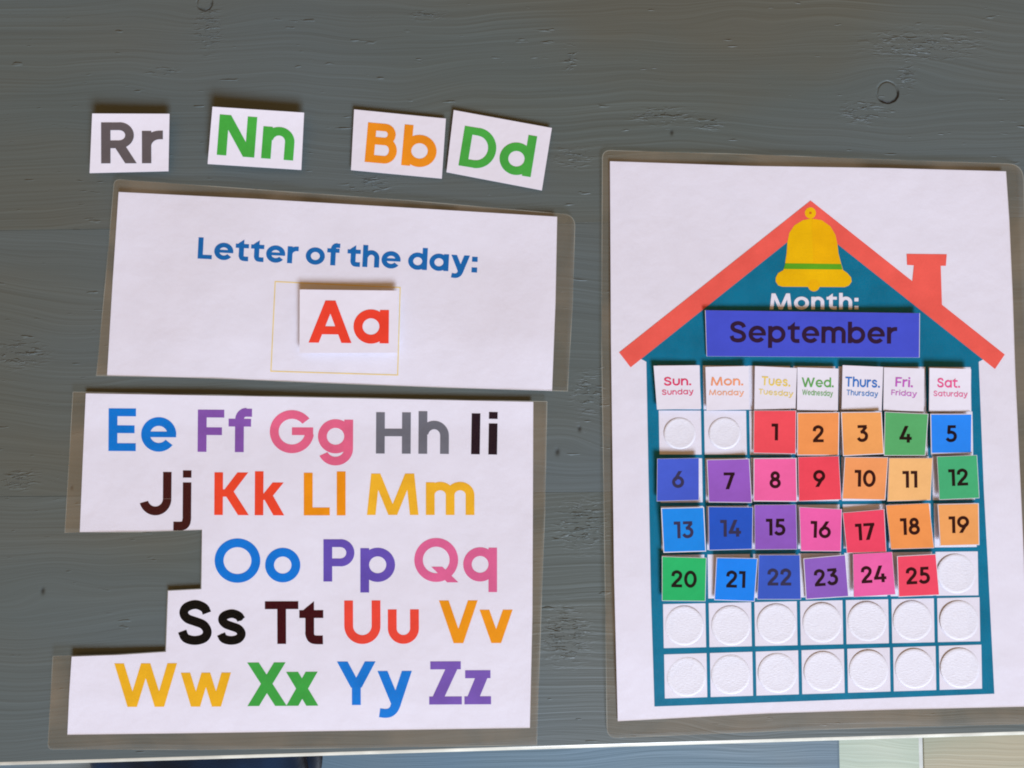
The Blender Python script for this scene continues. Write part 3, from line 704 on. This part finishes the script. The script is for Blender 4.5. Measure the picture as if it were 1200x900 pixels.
card('letter_card', 'raised white card with red capital and small A in the printed yellow box', 'letter card', [(351.2, 339.2), (466.3, 340.6), (466, 413.5), (350.8, 413.8)], zAf, 3.3 * MM, None, None,
     [('Aa', (362, 401.5), (455.5, 402.5), 49.5, (232, 66, 48), .21, .05, None)], tilt=(0, -1.0), curl=.4)

card('month_card', 'long blue card reading September fixed under the word Month', 'month card', [(826.3, 363.5), (1078, 367), (1077.6, 419), (828, 417.5)], zCf, 2.0 * MM, facemat((62, 76, 194)), None,
     [('September', (855, 401), (1051, 402.8), 24.5, (46, 26, 52), .19, .10, None)], tilt=(0, -.9), curl=.25, rim=0.1)

G2 = 'weekday cards in the top row of the calendar'
DAYS = [('Sun.', 'Sunday', 'red', 'leftmost card in the weekday row', [(766, 428.7), (819.3, 428), (821.7, 479), (770, 480)], (778, 452), (810, 451.5), 10, (775.8, 463), (813, 462), (214, 52, 100)),
        ('Mon.', 'Monday', 'orange', 'beside the red Sunday card', [(826.7, 430), (877.5, 429), (878.2, 480), (828, 481)], (833, 452), (871, 451.7), 10, (831, 463.2), (872, 463.5), (236, 150, 108)),
        ('Tues.', 'Tuesday', 'yellow', 'above the red card reading one', [(884.7, 429), (934, 431.3), (932.2, 479), (884, 480)], (892.5, 451.5), (926, 453.2), 10.5, (889, 462), (929.5, 465), (240, 208, 100)),
        ('Wed.', 'Wednesday', 'green', 'above the orange card reading two', [(934.5, 430.5), (982.5, 432), (982, 481.5), (934, 480.5)], (939.5, 453.6), (977, 454), 11, (940, 462.8), (976, 464.5), (92, 158, 82)),
        ('Thurs.', 'Thursday', 'blue', 'above the orange card reading three', [(987.5, 428), (1035, 430), (1033.2, 481.5), (986.3, 480)], (990.5, 453), (1031, 454.5), 11.5, (992, 463), (1029, 465), (42, 108, 186)),
        ('Fri.', 'Friday', 'magenta', 'above the green card reading four', [(1035.9, 430.5), (1083.2, 432), (1082.5, 482), (1035.2, 481)], (1049.3, 453), (1069.7, 454), 11, (1044.5, 463), (1074.5, 465), (186, 92, 186)),
        ('Sat.', 'Saturday', 'pink', 'rightmost card in the weekday row', [(1089.3, 431.2), (1138, 432.5), (1137.5, 482), (1088.8, 482)], (1098.3, 454), (1125, 454.5), 11, (1094, 464.3), (1134, 465.3), (222, 84, 140))]
for i, (a, b, cn, where, q, p0, p1, H, r0, r1, c) in enumerate(DAYS):
    card('weekday_card', 'white card with %s %s lettering, %s' % (cn, b, where), 'weekday card', q, zCf, (2.3 + random.uniform(-.3, .4)) * MM, None, G2,
         [(a, p0, p1, H, c, .17, .10, 'printed_short_name'), (b, r0, r1, 6.3, tuple(min(255, int(x * .8 + 42)) for x in c), .16, .12, 'printed_full_name')], tilt=(random.uniform(-.5, .5), random.uniform(-1.2, -.3)), curl=random.uniform(.1, .5))

NUM = 'one two three four five six seven eight nine ten eleven twelve thirteen fourteen fifteen sixteen seventeen eighteen nineteen twenty twenty-one twenty-two twenty-three twenty-four twenty-five'.split()
NC = [((246, 80, 94), 'coral red'), ((248, 154, 88), 'orange'), ((248, 168, 98), 'light orange'), ((82, 164, 102), 'green'), ((30, 128, 232), 'bright blue'),
      ((62, 86, 192), 'royal blue'), ((142, 86, 184), 'purple'), ((234, 96, 158), 'pink'), ((240, 72, 92), 'red'), ((250, 160, 100), 'orange'), ((252, 192, 126), 'pale orange'), ((62, 164, 112), 'green'),
      ((14, 128, 218), 'bright blue'), ((28, 80, 186), 'deep blue'), ((136, 86, 184), 'purple'), ((228, 92, 164), 'pink'), ((244, 72, 104), 'red'), ((238, 148, 82), 'dark orange'), ((248, 170, 102), 'light orange'),
      ((32, 172, 100), 'bright green'), ((12, 124, 228), 'bright blue'), ((52, 86, 188), 'royal blue'), ((132, 88, 180), 'purple'), ((228, 96, 164), 'pink'), ((240, 74, 102), 'red')]
WHERE = ['under the Tuesday card', 'under the Wednesday card', 'under the Thursday card', 'under the Friday card', 'under the Saturday card',
         'at the start of the second number row', 'between the royal blue six and the pink eight', 'under the coral red one', 'under the orange two', 'under the light orange three', 'under the green four', 'at the end of the second number row',
         'under the royal blue six', 'under the purple seven', 'under the pink eight', 'under the red nine', 'tilted under the orange ten', 'tilted under the pale orange eleven', 'at the end of the third number row',
         'under the bright blue thirteen', 'under the deep blue fourteen', 'under the purple fifteen', 'under the pink sixteen', 'under the tilted red seventeen', 'last card of the lowest row']
Q = [[(883.5, 481), (933, 481), (932.5, 532), (883, 531)], [(934.3, 483.5), (983.7, 483), (983, 533.7), (934.3, 533.7)], [(985.7, 483), (1033.2, 482.5), (1036, 532), (988, 534.5)],
     [(1037, 482.5), (1088, 485), (1084.5, 534), (1036, 534)], [(1090.3, 485), (1139.3, 485), (1138.7, 531), (1091.2, 531.7)],
     [(770.3, 537.5), (819.2, 536.7), (819.2, 586.2), (769.7, 587.5)], [(828.3, 538.7), (878.3, 537.5), (881.2, 589.2), (830.5, 588.7)], [(883.3, 537), (933.3, 536.7), (934.2, 588), (883, 587.5)],
     [(935.3, 535.5), (983, 534.5), (986, 585.5), (936.2, 587.5)], [(990, 535.5), (1041, 536), (1037.5, 586.2), (987, 585)], [(1042, 536.7), (1093, 536.7), (1090.5, 586.2), (1040, 587.5)], [(1098, 535), (1145, 533.3), (1147.8, 583.8), (1100.8, 585.8)],
     [(774.7, 595.3), (825, 594.2), (827.5, 646.3), (777.5, 647.8)], [(830, 593.7), (882.5, 594.2), (881.7, 643.8), (830.8, 645)], [(884.2, 591.7), (933, 591.3), (934.2, 643.8), (884.7, 644.2)],
     [(936.7, 594), (986.7, 596.7), (985.5, 646.2), (938.3, 645.8)], [(987.5, 600.8), (1036.2, 596.7), (1038.8, 646.7), (992.5, 648.3)], [(1038.3, 592), (1088.8, 589.7), (1094.7, 642.2), (1044.2, 643.7)], [(1098.8, 590.8), (1147, 589.7), (1147.8, 638.7), (1101.7, 640)],
     [(775.8, 652), (828, 653.7), (826.7, 704.7), (775.8, 704.2)], [(839.7, 653.3), (888, 654.2), (884.2, 705), (837, 703.3)], [(889.2, 650.3), (937.5, 650.3), (938.8, 702.5), (887.5, 702.5)], [(941.5, 654.5), (991, 650), (994.8, 699.2), (944.5, 702.5)],
     [(999.5, 649.2), (1045.5, 646.8), (1049.5, 696.7), (1000.5, 699.7)], [(1051.3, 651.7), (1097, 649.2), (1101.2, 697.5), (1053, 699.7)]]
G3 = 'number cards on the calendar'
for i in range(25):
    c, cn = NC[i]
    H = 19.6
    card('number_card', 'small %s square card reading %s, %s' % (cn, NUM[i], WHERE[i]), 'number card', Q[i], zCf, (2.2 + random.uniform(-.3, .9)) * MM, facemat(c), G3,
         [(str(i + 1), None, None, H, tuple(int(o_ + k_ * x) for o_, k_, x in zip((24, 11, 9), (.11, .06, .08), c)) if i not in (5, 12, 13, 21) else (52, 48, 78), .19, .11, None)],
         tilt=(random.uniform(-.9, .9), random.uniform(-1.3, .3)), curl=random.uniform(.1, .7), rim=random.uniform(.25, .9), dotr=15)
